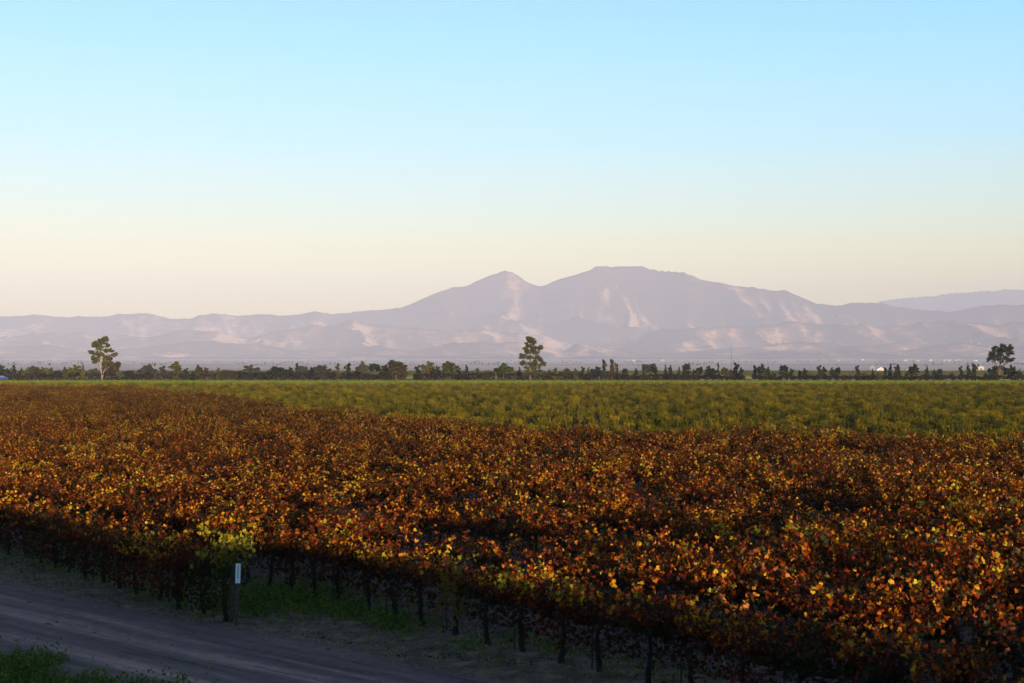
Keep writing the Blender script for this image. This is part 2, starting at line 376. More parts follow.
low = [(-400, 348), (-60, 346), (40, 344), (90, 349), (130, 347), (190, 338), (215, 338), (250, 343), (285, 351), (320, 348), (345, 349), (380, 343), (410, 350), (440, 345), (480, 338),
       (520, 339), (545, 345), (562, 351), (575, 344), (600, 343), (625, 349), (650, 353), (690, 350), (740, 346), (760, 345), (800, 343), (830, 348), (860, 343), (900, 349), (940, 343),
       (990, 346), (1040, 344), (1200, 346), (1500, 350)]
def env(pts, X, D):
    p = np.array(pts, float)
    return np.interp(X, (p[:, 0] - 512) / F * D, H + (HOR - p[:, 1]) / F * D)
xs = np.arange(-13400, 13401, 42.0); ys = np.arange(10800, 36000, 52.0)
X, Y = np.meshgrid(xs, ys)
def ridge(pts, D, front, back, sc, rough, seed, power=1.0):
    # the crest wanders in depth; spurs run down towards the valley
    Dc = D + (fbm(X / 1800 + seed, X * 0 + seed, 3) - .5) * 1200
    e = env(pts, X * D / Dc, D) * Dc / D - gz(Y)
    u = (Y - Dc)
    f = np.where(u < 0, np.clip(1 + u / front, 0, 1), np.clip(1 - u / back, 0, 1))
    wx = X + (fbm(X / 1400 + seed, Y / 1400, 3) - .5) * 1100 + (Y - D) * .35; wy = Y + (fbm(X / 1400, Y / 1400 + seed, 3) - .5) * 1000
    sp_ = ridged(wx / sc + seed, wy / (sc * 2.2), 6, gain=.52)
    g_ = f ** power * (1 - rough * (1 - sp_) * np.clip((1 - f) * 3.6, 0.0, 1) )
    g_ = np.maximum(g_, 0)
    return np.maximum(e, 5) * g_
R = [ridge(fars, 33500, 3000, 2300, 2400, .3, 1.7), ridge(main, 20600, 4800, 5000, 1900, 1.05, 9.2, 1.0), ridge(foot, 15400, 2600, 3000, 1150, 1.15, 4.1, .75),
     ridge(low, 13000, 1900, 1800, 800, 1.1, 7.7, .65)]
Z = R[0]
for r_ in R[1:]: Z = np.maximum(Z, r_)
Z = Z + gz(Y) - 8 + (ridged((X + .5 * Y) / 480, Y / 900, 5, gain=.45) - .5) * 62 * sstep(20, 180, Z) * (1 - .55 * sstep(400, 900, Z))
m, t = newmat('sun painted grass hills'); L = t.links
o = N(t, 'ShaderNodeOutputMaterial'); b = N(t, 'ShaderNodeBsdfPrincipled', {'Roughness': 1.0, 'Specular IOR Level': .05})
g = N(t, 'ShaderNodeNewGeometry')
n1 = N(t, 'ShaderNodeTexNoise', {'Scale': .0011, 'Detail': 5, 'Roughness': .6}); L.new(g.outputs['Position'], n1.inputs['Vector'])
n2 = N(t, 'ShaderNodeTexNoise', {'Scale': .009, 'Detail': 6, 'Roughness': .65}); L.new(g.outputs['Position'], n2.inputs['Vector'])
mm = N(t, 'ShaderNodeMix', data_type='FLOAT'); mm.inputs['Factor'].default_value = .35
L.new(n1.outputs['Fac'], mm.inputs['A']); L.new(n2.outputs['Fac'], mm.inputs['B'])
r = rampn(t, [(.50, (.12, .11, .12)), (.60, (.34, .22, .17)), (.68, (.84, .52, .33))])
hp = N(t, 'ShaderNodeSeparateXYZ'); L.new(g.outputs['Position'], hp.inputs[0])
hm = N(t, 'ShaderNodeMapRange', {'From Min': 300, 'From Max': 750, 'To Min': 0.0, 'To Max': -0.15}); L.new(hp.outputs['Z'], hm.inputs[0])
nd = N(t, 'ShaderNodeVectorMath', operation='DOT_PRODUCT'); nd.inputs[1].default_value = (.75, -.35, 0); L.new(g.outputs['Normal'], nd.inputs[0])   # sunlight painted into the colour: pale grass on right-facing slopes, dark scrub elsewhere
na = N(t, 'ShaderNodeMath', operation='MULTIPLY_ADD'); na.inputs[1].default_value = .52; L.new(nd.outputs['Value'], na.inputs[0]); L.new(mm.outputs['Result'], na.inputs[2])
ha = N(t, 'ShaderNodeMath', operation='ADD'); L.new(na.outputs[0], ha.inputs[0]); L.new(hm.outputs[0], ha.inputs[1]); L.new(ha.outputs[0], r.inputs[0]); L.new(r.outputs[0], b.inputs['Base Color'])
bp = N(t, 'ShaderNodeBump', {'Strength': .7, 'Distance': 30}); L.new(n2.outputs['Fac'], bp.inputs['Height']); L.new(bp.outputs[0], b.inputs['Normal'])
L.new(b.outputs[0], o.inputs[0]); M['hills'] = m
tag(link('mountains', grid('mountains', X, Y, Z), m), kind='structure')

# ------------------------------------------------------------------ haze
m, t = newmat('valley haze')
o = N(t, 'ShaderNodeOutputMaterial'); pv = N(t, 'ShaderNodeVolumePrincipled', {'Density': 5.3e-5, 'Color': (.66, .72, 1.0, 1), 'Anisotropy': -0.28})
t.links.new(pv.outputs[0], o.inputs['Volume'])
hz = MB().box(-14000, 14000, -300, 37000, -3, 1980).build('haze', m)
tag(hz, 'pale lilac evening haze lying over the valley', 'haze', kind='stuff')

# ------------------------------------------------------------------ leaves
def leaves(P, size, rs, up=.25, droop=0, nrm=None):
    """lobed, folded leaves at points P: 7 vertices, 2 quads + tip pair -> here 6 quads-as-tris"""
    n = len(P)
    d = rs.normal(size=(n, 3)); 
    if nrm is not None: d = d * .75 + nrm
    d[:, 2] += up; d /= np.linalg.norm(d, axis=1)[:, None]
    a = rs.normal(size=(n, 3)); a[:, 2] -= droop
    a -= (a * d).sum(1)[:, None] * d; a /= np.linalg.norm(a, axis=1)[:, None]
    b = np.cross(d, a)
    sz = (size * rs.uniform(.6, 1.25, n))[:, None]
    fold = rs.uniform(-.05, .3, n)[:, None]
    # base, left lobes, tip, right lobes (grape leaf outline)
    out = [(-.12, 0, 0), (-.30, .42, 1), (.22, .52, 1), (.42, .24, .5), (.72, 0, 0), (.42, -.24, .5), (.22, -.52, 1), (-.30, -.42, 1)]
    V = np.stack([P + sz * (a * p[0] + b * p[1] + d * (fold * p[2] - .12 * p[0] ** 2)) for p in out], 1)
    i = (np.arange(n) * 8)[:, None]
    Fc = np.stack([i + np.array([0, 3, 2, 1]), i + np.array([0, 4, 3, 3])], 1)
    q1 = i + np.array([0, 3, 2, 1]); q2 = i + np.array([0, 7, 6, 5]); 
    t1 = i + np.array([0, 5, 4, 3])
    Fc = np.concatenate([q1, q2, t1])
    lr = np.repeat(rs.random(n), 8)
    return V.reshape(-1, 3), Fc, lr

def vine_foliage(seed, shoots=30, height=.92, wide=.55, half=.78, dens=1.0, low_=.50):
    rs = np.random.default_rng(seed); P = []; NM = []; SC = []
    cls = np.linspace(-half, half, 6) + rs.normal(0, .05, 6); clh = rs.uniform(.72, 1.25, 6); clc = rs.random(6)
    for k in range(shoots):
        ci = int(rs.integers(6)); x0 = cls[ci] + rs.normal(0, .065); sc_ = .5 * clc[ci] + .5 * rs.random(); height_k = height * clh[ci]; side = rs.choice([-1, 1]); L_ = rs.uniform(.75, 1.3) * height_k * (1.28 if rs.random() < .18 else 1)
        lean = abs(rs.normal(0, .38)) * side; dx = rs.normal(0, .16); rise = rs.uniform(.55, 1.25)
        p = np.array([x0, side * .04, .98 + rs.uniform(-.04, .06)]); v = np.array([dx, lean, rise]); v /= np.linalg.norm(v)
        stepn = int(L_ / .064)
        for j in range(stepn):
            p = p + v * .064; v = v + np.array([rs.normal(0, .05), rs.normal(0, .05) + .015 * side, -.085 * (.6 + j * .045)]); v /= np.linalg.norm(v)
            if p[2] < low_ + .12 * math.sin(x0 * 9 + seed): break
            for q_ in range(3 if rs.random() < .6 * dens else 1):
                off = rs.normal(0, .056, 3); P.append(p + off); NM.append([off[0], p[1] * 1.2, .15]); SC.append(sc_)
    # hanging leaves below the cordon and around the trunk head
    for k in range(int(125 * dens * (1.15 - low_) / .4)):
        P.append([rs.uniform(-half, half), rs.normal(0, .2), 1.15 - (1.15 - low_) * rs.random() ** 1.3]); NM.append([0, 0, 0])
    for q_ in range(int(26 * dens)):      # suckers on the trunk
        P.append([rs.normal(0, .10), rs.normal(0, .08), rs.uniform(.25, .9)]); NM.append([0, 0, 0])
    P = np.array(P); NM = np.array(NM)
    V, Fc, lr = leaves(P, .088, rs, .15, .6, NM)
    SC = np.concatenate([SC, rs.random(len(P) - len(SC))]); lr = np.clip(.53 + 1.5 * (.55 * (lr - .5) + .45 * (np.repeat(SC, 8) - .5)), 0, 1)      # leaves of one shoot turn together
    lr = lr * np.repeat(.40 + .60 * sstep(.95, 1.6, P[:, 2]), 8)      # low leaves darker and greener: the shade band is painted into their colour
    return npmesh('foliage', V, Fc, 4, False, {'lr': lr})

def vine_wood(seed):
    rs = random.Random(seed); mb = MB()
    x, y = rs.uniform(-.04, .04), rs.uniform(-.03, .03); pts = []; rad = []
    for k in range(8):
        zz = -.03 + k * .14
        pts.append((x, y, zz)); rad.append(.064 - .004 * k + rs.uniform(-.007, .009) + (.02 if k == 0 else 0) + (.012 if k > 6 else 0))
        x += rs.uniform(-.05, .05); y += rs.uniform(-.04, .04)
    mb.tube(pts, rad, 8)
    tk = mb.mesh('trunk', True)
    mb2 = MB(); hx, hy, hz_ = pts[-1]
    for sd in (-1, 1):
        p = [(hx, hy, hz_ - .05)]; r_ = [.036]
        for k in range(1, 7):
            p.append((hx + sd * k * .105, hy * (1 - k / 7) + rs.uniform(-.02, .02), .97 + rs.uniform(-.025, .03) + (.02 if k > 2 else 0))); r_.append(.036 - .003 * k)
        mb2.tube(p, r_, 7)
        for k in range(1, 6):      # spurs and canes rising from the arm
            a = p[k]; mb2.tube([a, (a[0] + rs.uniform(-.03, .03), a[1] + rs.uniform(-.04, .04), a[2] + .10), (a[0] + rs.uniform(-.1, .1), a[1] + rs.uniform(-.2, .2), a[2] + .4)], [.014, .011, .005], 5)
    return tk, mb2.mesh('cordon', True)

NV = 12
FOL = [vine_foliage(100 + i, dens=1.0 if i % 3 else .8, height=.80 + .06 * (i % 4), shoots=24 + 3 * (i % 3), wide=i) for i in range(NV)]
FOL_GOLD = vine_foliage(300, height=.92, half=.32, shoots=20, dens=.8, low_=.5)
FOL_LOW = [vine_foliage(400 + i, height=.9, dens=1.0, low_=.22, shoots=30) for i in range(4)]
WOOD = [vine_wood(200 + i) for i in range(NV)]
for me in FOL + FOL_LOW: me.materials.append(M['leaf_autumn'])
FOL_GOLD.materials.append(M['leaf_gold'])
M['leaf_amber'] = leaf_mat('amber vine leaves', [(.1, (.10, .06, .01)), (.5, (.24, .13, .01)), (.9, (.34, .22, .02))])
FOL_AMBER = vine_foliage(301, height=.6, half=.5, shoots=20); FOL_AMBER.materials.append(M['leaf_amber'])
for a, b_ in WOOD: a.materials.append(M['bark']); b_.materials.append(M['bark'])

# autumn block: rows every 3.48 m, vines every 1.28 m; its far limit is a bent headland
far_line = [pix(x, y, 2.1) for x, y in [(-260, 384), (-40, 384), (60, 384.5), (120, 386), (200, 391), (260, 398.5), (340, 408), (400, 414), (480, 419.5), (560, 424), (684, 426), (800, 429), (1060, 434), (1300, 440)]]
fl_ang = np.array([math.atan2(p[0], p[1]) for p in far_line]); fl_r = np.array([math.hypot(*p) for p in far_line])
def inside_far(x, y):
    return np.hypot(x, y) < np.interp(np.arctan2(x, y), fl_ang, fl_r)
def vigour(x, y): return .86 + .28 * float(np.clip((fbm(np.array(x * .13 + 5.), np.array(y * .13), 3) - .3) / .4, 0, 1))
C0, DC, DV = 15.38, 3.48, 1.28
pts = []
for k in range(-6, 110):
    c = C0 + DC * k
    s = np.arange(-40, 460, DV) + (k * .37 % 1) * DV
    if k == 0: s = 31.55 + DV * np.arange(0, 330)
    if k < 0: s = s[s > 31 + 41 * (-k) * 1.02]
    x = c * ND[0] + s * DD[0] + rng.normal(0, .04, len(s)); y = c * ND[1] + s * DD[1] + rng.normal(0, .04, len(s))
    nroad = x * NR[0] + y * NR[1]
    ok = (y > 6) & (nroad > 20.4) & (np.abs(x) < .42 * y + 9) & (y < 400)
    if k == 1: ok &= (s > 1)
    x, y, ss = x[ok], y[ok], s[ok]
    ok = inside_far(x, y)
    for a, b_, q_ in zip(x[ok], y[ok], ss[ok]): pts.append((a, b_, k, q_))
pts = [p for p in pts if rng.random() > .07 or p[2] < 2]       # the odd missing vine
ang_row = math.atan2(DD[1], DD[0])
inview = [p for p in pts if p[0] / p[1] < .372 and p[0] / p[1] > -.37 and (H - 2.1) / p[1] * F + HOR < 683]
inview.sort(key=lambda p: p[1])
near = inview[:300]; near_set = set((p[0], p[1]) for p in near)
rest = [p for p in pts if (p[0], p[1]) not in near_set]

GRP = 'grapevines in the autumn rows'
def row_label(k, s):
    if k == 0: return 'autumn grapevine of the short row that ends at the white tipped stake'
    if k == 1: return 'autumn grapevine with bare lower trunk in the long front row behind the straw verge'
    if k == 2: return 'orange leaved grapevine in the row just behind the front row of the vineyard'
    return 'orange and red grapevine deeper in the near vineyard, behind the first three rows'
def add_vine(x, y, rz, fi, wi, label, fol=None, sc=1.0, grp=None):
    root = empty('grapevine', (x, y, gz(y).item() if hasattr(gz(y), 'item') else 0), rz)
    root.scale = (1, 1, sc)
    tag(root, label, 'grapevine', grp)
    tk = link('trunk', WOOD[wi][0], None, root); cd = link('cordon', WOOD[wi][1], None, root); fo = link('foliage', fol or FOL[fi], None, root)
    return root, tk, cd, fo
protos = []
end_vine = None
for i, (x, y, k, s_) in enumerate(near):
    flip = math.pi if rng.random() < .5 else 0
    rz = ang_row + flip + rng.normal(0, .04)
    fi, wi = (i if i < NV else int(rng.integers(NV))), (i if i < NV else int(rng.integers(NV)))
    fol = None; label = row_label(k, s_); grp = GRP + [' of the short end row', ' of the long front row', ' of the second long row', ' further back'][min(k, 3)]
    if k == 0 and s_ < 32: fol = FOL_GOLD; label = 'yellow green end vine leaning over the white tipped stake'; grp = None
    elif k == 0: fol = FOL_LOW[i % 4]
    elif k == 1 and abs(x / y * F + 512 - 462) < 13 and end_vine is None: fol = FOL_AMBER; label = 'single yellowish vine in the long front row among the dark leaved ones'; grp = None; end_vine = 1
    root, tk, cd, fo = add_vine(x, y, rz, fi, wi, label, fol, 1.16 if fol is FOL_GOLD else rng.uniform(.93, 1.07) if k < 2 else rng.uniform(.9, 1.08) * vigour(x, y), grp)
    if i < NV: protos.append((tk, cd, fo))
protos = [p for p in protos if p[2].data not in [FOL_GOLD, FOL_AMBER] + FOL_LOW][:NV]

def scatter(name, P, rots, scales, objs, mat_map=None):
    """one object whose points carry instances of the vine meshes"""
    me = bpy.data.meshes.new(name); me.vertices.add(len(P)); me.vertices.foreach_set('co', np.asarray(P, np.float32).ravel())
    for nm, arr, ty, key in (('rot', rots, 'FLOAT_VECTOR', 'vector'), ('scl', scales, 'FLOAT_VECTOR', 'vector')):
        at = me.attributes.new(nm, ty, 'POINT'); at.data.foreach_set(key, np.asarray(arr, np.float32).ravel())
    o = bpy.data.objects.new(name, me); COL.objects.link(o)
    ng = bpy.data.node_groups.new(name, 'GeometryNodeTree')
    ng.interface.new_socket('Geometry', in_out='INPUT', socket_type='NodeSocketGeometry'); ng.interface.new_socket('Geometry', in_out='OUTPUT', socket_type='NodeSocketGeometry')
    gi = ng.nodes.new('NodeGroupInput'); go = ng.nodes.new('NodeGroupOutput')
    join = ng.nodes.new('GeometryNodeJoinGeometry')
    for group in objs:
        jj = ng.nodes.new('GeometryNodeJoinGeometry')
        for ob in group:
            oi = ng.nodes.new('GeometryNodeObjectInfo'); oi.inputs['Object'].default_value = ob; oi.inputs['As Instance'].default_value = False
            oi.transform_space = 'ORIGINAL'
            src = oi.outputs['Geometry']
            if mat_map and ob.data.name.startswith('foliage'):
                sm = ng.nodes.new('GeometryNodeSetMaterial'); sm.inputs['Material'].default_value = mat_map
                ng.links.new(src, sm.inputs[0]); src = sm.outputs[0]
            ng.links.new(src, jj.inputs[0])
        g2i = ng.nodes.new('GeometryNodeGeometryToInstance')
        ng.links.new(jj.outputs[0], g2i.inputs[0]); ng.links.new(g2i.outputs[0], join.inputs[0])
    iop = ng.nodes.new('GeometryNodeInstanceOnPoints'); iop.inputs['Pick Instance'].default_value = True
    rv = ng.nodes.new('FunctionNodeRandomValue'); rv.data_type = 'INT'
    for sck in rv.inputs:
        if sck.type == 'INT' and sck.name == 'Min': sck.default_value = 0
        if sck.type == 'INT' and sck.name == 'Max': sck.default_value = len(objs) - 1
    a1 = ng.nodes.new('GeometryNodeInputNamedAttribute'); a1.data_type = 'FLOAT_VECTOR'; a1.inputs[0].default_value = 'rot'
    a2 = ng.nodes.new('GeometryNodeInputNamedAttribute'); a2.data_type = 'FLOAT_VECTOR'; a2.inputs[0].default_value = 'scl'
    ng.links.new(gi.outputs[0], iop.inputs['Points']); ng.links.new(join.outputs[0], iop.inputs['Instance'])
    ng.links.new([s_ for s_ in rv.outputs if s_.type == 'INT'][0], iop.inputs['Instance Index'])
    ng.links.new(a1.outputs[0], iop.inputs['Rotation']); ng.links.new(a2.outputs[0], iop.inputs['Scale'])
    ng.links.new(iop.outputs[0], go.inputs[0])
    md = o.modifiers.new('scatter', 'NODES'); md.node_group = ng
    return o

n = len(rest)
P = np.array([(p[0], p[1], 0) for p in rest])
rots = np.zeros((n, 3)); rots[:, 2] = ang_row + np.where(rng.random(n) < .5, math.pi, 0) + rng.normal(0, .05, n)
scl = np.stack([rng.uniform(.85, 1.1, n), rng.uniform(.75, 1.15, n), rng.uniform(.9, 1.08, n) * (.86 + .28 * np.clip((fbm(P[:, 0] * .13 + 5., P[:, 1] * .13, 3) - .3) / .4, 0, 1))], 1)
tag(scatter('vineyard_rows', P, rots, scl, protos), 'rust and orange vine rows filling the middle of the field', 'vineyard', kind='stuff')

# green block: rows run almost straight away from the lens
vg = (590 - 512) / F; dg = np.array([vg, 1]) / math.hypot(vg, 1); ngr = np.array([dg[1], -dg[0]])
pg = []
for c in np.arange(-190, 190, .98):
    s_ = np.arange(60, 345, 3.0) + .25 * math.sin(c * .09)
    x = c * ngr[0] + s_ * dg[0] + rng.normal(0, .10, len(s_)); y = c * ngr[1] + s_ * dg[1] + rng.normal(0, .12, len(s_))
    ok = ~inside_far(x, y) & (np.abs(x) < .40 * y + 6) & (y < 338 + 3 * np.sin(x * .05)) & (np.hypot(x, y) > np.interp(np.arctan2(x, y), fl_ang, fl_r) + 1.5)
    ok &= rng.random(len(x)) > .04
    pg += list(zip(x[ok], y[ok]))
n = len(pg); P = np.array([(a, b_, 0) for a, b_ in pg])
rots = np.zeros((n, 3)); rots[:, 2] = math.atan2(ngr[1], ngr[0]) + rng.normal(0, .08, n)
scl = np.stack([rng.uniform(.28, .44, n), rng.uniform(.6, 1.0, n), rng.uniform(.46, .84, n)], 1)
tag(scatter('green_vineyard', P, rots, scl, protos, M['leaf_green']), 'olive green vine rows between the rust coloured block and the tree line', 'vineyard', kind='stuff')
print('vines', len(near), len(rest), len(pg))

# ------------------------------------------------------------------ trellis: steel stakes and wires of the two nearest rows
def row_pt(k, s_): c = C0 + DC * k; return c * ND[0] + s_ * DD[0], c * ND[1] + s_ * DD[1]
stake_me = MB(); stake_me.box(-.018, .018, -.004, .004, -.05, 1.75).box(-.004, .004, -.022, -.004, -.05, 1.75)
sm_ = stake_me.mesh('trellis_stake'); sm_.materials.append(M['steel'])
for k, s0, s1 in ((0, 32.2, 62), (1, 12, 60)):
    for j, s_ in enumerate(np.arange(s0, s1, 2.56)):
        x, y = row_pt(k, s_)
        o = link('trellis_stake', sm_, None, None, (x, y, 0)); o.rotation_euler = (rng.normal(0, .02), rng.normal(0, .02), ang_row)
        tag(o, 'thin rusty steel stake in the %s' % ('short row ending at the white tipped stake' if k == 0 else 'long front row behind the straw verge'), 'stake',
            'steel stakes of the ' + ('short end row' if k == 0 else 'long front row'))
    mb = MB()
    for zz in (.52, 1.0, 1.45):
        ptsw = [(*row_pt(k, s_), zz + (.02 * math.sin(s_ * 1.2) if zz < .6 else 0)) for s_ in np.arange(s0 - 1.2, s1, 1.28)]
        mb.tube(ptsw, .009 if zz < .6 else .003, 5)
    tag(mb.build('trellis_wire', M['steel']), 'wires and drip hose strung along the %s' % ('short end row' if k == 0 else 'long front row'), 'wire')

# white tipped marker stake and the wooden end post behind it
x, y = pix(237, 627)
ms = empty('marker_stake', (x, y, 0)); tag(ms, 'slim dark stake with white marker plate at the end of the short row', 'marker stake')
mb = MB(); mb.poly([(-.045, -.02, -.1), (.045, -.02, -.1), (.045, .012, -.1), (-.045, .012, -.1), (-.042, -.02, 1.48), (.042, -.02, 1.48), (.042, .012, 1.48), (-.042, .012, 1.48)],
                   [(0, 3, 2, 1), (4, 5, 6, 7), (0, 1, 5, 4), (1, 2, 6, 5), (2, 3, 7, 6), (3, 0, 4, 7)])
mb.build('stake', M['wood'], ms)
pl = MB().box(-.058, .058, -.030, -.024, 1.04, 1.50).build('marker_plate', M['white'], ms)
mb = MB()
for i in range(7): mb.box(-.012 + (i % 2) * .006, .014, -.0335, -.0305, 1.16 + i * .042, 1.185 + i * .042)
mb.build('marking', M['black'], pl)
ms.rotation_euler = (0.0, .03, .1)
x, y = pix(232.2, 624)
mb = MB(); mb.tube([(0, 0, -.1), (.01, 0, .45), (0, .01, .95), (.01, .01, 1.32)], [.048, .046, .044, .042], 10)
o = mb.build('wooden_post', M['wood'], None, True, (x, y, 0)); tag(o, 'round brown wooden end post behind the white tipped stake', 'post')

# ------------------------------------------------------------------ weeds, grass and straw
def blades(P, h, wd, rs, lean=.35, seg=2):
    n = len(P); th = rs.uniform(0, 2 * math.pi, n); hh = h * rs.uniform(.5, 1.3, n); ww = wd * rs.uniform(.6, 1.3, n)
    a = np.stack([np.cos(th), np.sin(th), 0 * th], 1); l = rs.normal(0, lean, (n, 3)); l[:, 2] = 0
    up = np.array([0, 0, 1.0])
    v0 = P - a * ww[:, None] * .5; v1 = P + a * ww[:, None] * .5
    mid = P + (up * .55 + l * .35) * hh[:, None]
    v2 = mid + a * ww[:, None] * .4; v3 = mid - a * ww[:, None] * .4
    tip = P + (up + l * 1.1) * hh[:, None] ; t1 = tip + a * ww[:, None] * .08; t2 = tip - a * ww[:, None] * .08
    V = np.stack([v0, v1, v2, v3, t1, t2], 1); i = (np.arange(n) * 6)[:, None]
    Fc = np.concatenate([i + np.array([0, 1, 2, 3]), i + np.array([3, 2, 4, 5])])
    return V.reshape(-1, 3), Fc, np.repeat(rs.random(n), 6)
def road_pts(n, n0, n1, s0, s1, rs, dens=None):
    a = rs.uniform(n0, n1, n); s_ = rs.uniform(s0, s1, n)
    if dens is not None:
        k = rs.random(n) < dens(a, s_); a, s_ = a[k], s_[k]
    return np.stack([a * NR[0] + s_ * DR[0], a * NR[1] + s_ * DR[1], 0 * a], 1)
rs = np.random.default_rng(5)
# tall grass standing on the margin behind the vineyard
n = 60000; gx = rs.uniform(-185, 185, n); gy = rs.uniform(400, 471, n)
V1, F1, l1 = blades(np.stack([gx, gy, np.full(n, .03)], 1), .42, .13, rs, .3)
tl('margin grass', (.06, .08, .004), (.10, .13, .007), (.16, .17, .014))
tag(link('margin_grass', npmesh('margin_grass', V1, F1, 4, False, {'lr': l1}), M['margin grass']), 'bright green strip of grass between the vineyard and the tree line', 'grass', kind='stuff')
# near side of the road: leafy green weeds
P = road_pts(70000, 11.5, 16.9, -8, 40, rs, lambda a, s_: np.clip((15.85 - a) * 1.6 + (fbm(s_ * .7, a, 3) - .42) * 5, 0, 1))
P2 = P[rs.random(len(P)) < .7]; P2 = P2 + np.stack([rs.normal(0, .05, len(P2)), rs.normal(0, .05, len(P2)), np.abs(rs.normal(.14, .12, len(P2)))], 1)
V1, F1, l1 = blades(P, .24, .02, rs, .5); V2, F2, l2 = leaves(P2, .06, rs, .6)
me = npmesh('weeds', np.concatenate([V1, V2]), np.concatenate([F1, F2 + len(V1)]), 4, False, {'lr': np.concatenate([l1, l2])})
tag(link('roadside_weeds', me, M['weed leaves']), 'low green weeds along the near edge of the dirt road', 'weeds', kind='stuff')
# weeds around the row end and in patches of the verge
cl = [(262, 597, 1.4, 900), (285, 605, 1.5, 1100), (310, 606, 1.3, 800), (335, 612, 1.0, 450), (250, 612, .9, 500), (355, 616, .8, 300), (388, 622, .6, 500), (392, 630, .4, 300), (225, 606, 1.1, 500), (195, 600, 1.2, 500),
      (290, 588, 2.0, 900), (340, 596, 2.0, 700), (160, 585, 1.4, 500), (120, 575, 1.5, 500), (90, 568, 1.4, 400), (440, 605, 1.2, 200), (480, 645, .5, 90), (540, 650, .6, 120), (640, 668, .8, 120), (410, 636, .5, 70), (455, 652, .7, 140), (515, 640, .7, 160), (565, 655, .7, 160), (425, 625, .8, 180), (500, 665, .5, 80), (680, 680, .8, 120), (60, 562, 1.4, 400), (20, 555, 1.4, 300), (150, 596, .8, 200), (600, 678, .6, 60), (385, 648, .6, 50)]
Pl = []
for px, py, r_, n in cl:
    x, y = pix(px, py); n = int(n * .38); Pl.append(np.stack([rs.normal(x, r_ * .55, n), rs.normal(y, r_ * .8, n), np.zeros(n)], 1))
P = np.concatenate(Pl); P2 = np.repeat(P, 2, 0); P2 = P2 + np.stack([rs.normal(0, .09, len(P2)), rs.normal(0, .09, len(P2)), np.abs(rs.normal(.10, .09, len(P2)))], 1)
V1, F1, l1 = blades(P, .24, .018, rs); V2, F2, l2 = leaves(P2, .065, rs, .6)
me = npmesh('weeds', np.concatenate([V1, V2]), np.concatenate([F1, F2 + len(V1)]), 4, False, {'lr': np.concatenate([l1, l2])})
tag(link('row_end_weeds', me, M['weed leaves']), 'dark green weeds clumped around the ends of the vine rows', 'weeds', kind='stuff')
# straw on the verge
P = road_pts(42000, 20.4, 25.5, -20, 48, rs, lambda a, s_: np.clip(1.5 * fbm(s_ * .5, a * 1.2, 4) - .25, 0, 1) * np.clip((26 - a) / 4, 0, 1))
V1, F1, l1 = blades(P, .10, .014, rs, 1.6)
tag(link('straw', npmesh('straw', V1, F1, 4, False, {'lr': l1}), M['straw']), 'dry straw and dead grass on the verge under the vines', 'straw', kind='stuff')
# clods and fallen leaves under the rows
P = road_pts(9000, 20.6, 34, -16, 60, rs); P[:, 2] = .02
V1, F1, l1 = leaves(P, .09, rs, 2.5)
tag(link('fallen_leaves', npmesh('fallen', V1, F1, 4, False, {'lr': l1 * .35}), M['leaf_autumn']), 'fallen vine leaves on the dark soil below the rows', 'leaves', kind='stuff')

# loose clods and stones of the road edge and the headland
P = np.concatenate([road_pts(2500, 20.2, 25.5, -20, 60, rs), road_pts(700, 15.9, 20.6, -15, 60, rs), road_pts(3500, 24, 42, -16, 60, rs)]); P[:, 2] = .03
oc = np.array([[1, 0, 0], [0, 1, 0], [-1, 0, 0], [0, -1, 0], [0, 0, .8], [0, 0, -.6]], float); n = len(P)
sz = rs.exponential(.022, n) + .012; V = P[:, None, :] + oc[None] * sz[:, None, None] * rs.uniform(.6, 1.3, (n, 6, 1)) + rs.normal(0, .15, (n, 6, 3)) * sz[:, None, None]
i = (np.arange(n) * 6)[:, None]; Fc = np.concatenate([i + np.array(q) for q in ((0, 1, 4), (1, 2, 4), (2, 3, 4), (3, 0, 4), (1, 0, 5), (2, 1, 5), (3, 2, 5), (0, 3, 5))])
M['clod'] = noise_mat('dry clods', [(.3, (.10, .08, .07)), (.7, (.28, .22, .19))], 3, bump=0)
tag(link('clods', npmesh('clods', V.reshape(-1, 3), Fc, 3), M['clod']), 'small clods and stones strewn along the road edge', 'clods', kind='stuff')

# ------------------------------------------------------------------ trees beyond the field
def crown_mesh(seed, blobs, n, size, name='crown'):
    """blobs: (x, y, z, rx, rz) ; n leaf clumps spread through their volume, denser outside"""
    rs = np.random.default_rng(seed); P = []; NM = []
    sub = []
    for x, y, z, rx, rz in blobs:      # break every mass into uneven smaller clumps
        for q_ in range(5):
            o_ = rs.normal(0, .48, 3); k_ = rs.uniform(.42, .82); sub.append((x + o_[0] * rx, y + o_[1] * rx, z + o_[2] * rz, rx * k_, rz * k_ * rs.uniform(.7, 1)))
    blobs = sub
    vol = np.array([b_[3] ** 2 * b_[4] for b_ in blobs]) ** .75; cnt = (vol / vol.sum() * n).astype(int) + 2
    for b_, c in zip(blobs, cnt):
        d = rs.normal(size=(c, 3)); d /= np.linalg.norm(d, axis=1)[:, None]
        r_ = rs.random(c) ** .45 * (1 + rs.normal(0, .20, c))
        P.append(np.array(b_[:3]) + d * r_[:, None] * np.array([b_[3], b_[3], b_[4]])); NM.append(d)
    P = np.concatenate(P); NM = np.concatenate(NM)
    V, Fc, lr = leaves(P, size, rs, .2, .3, NM * .8)
    return npmesh(name, V, Fc, 4, False, {'lr': lr})
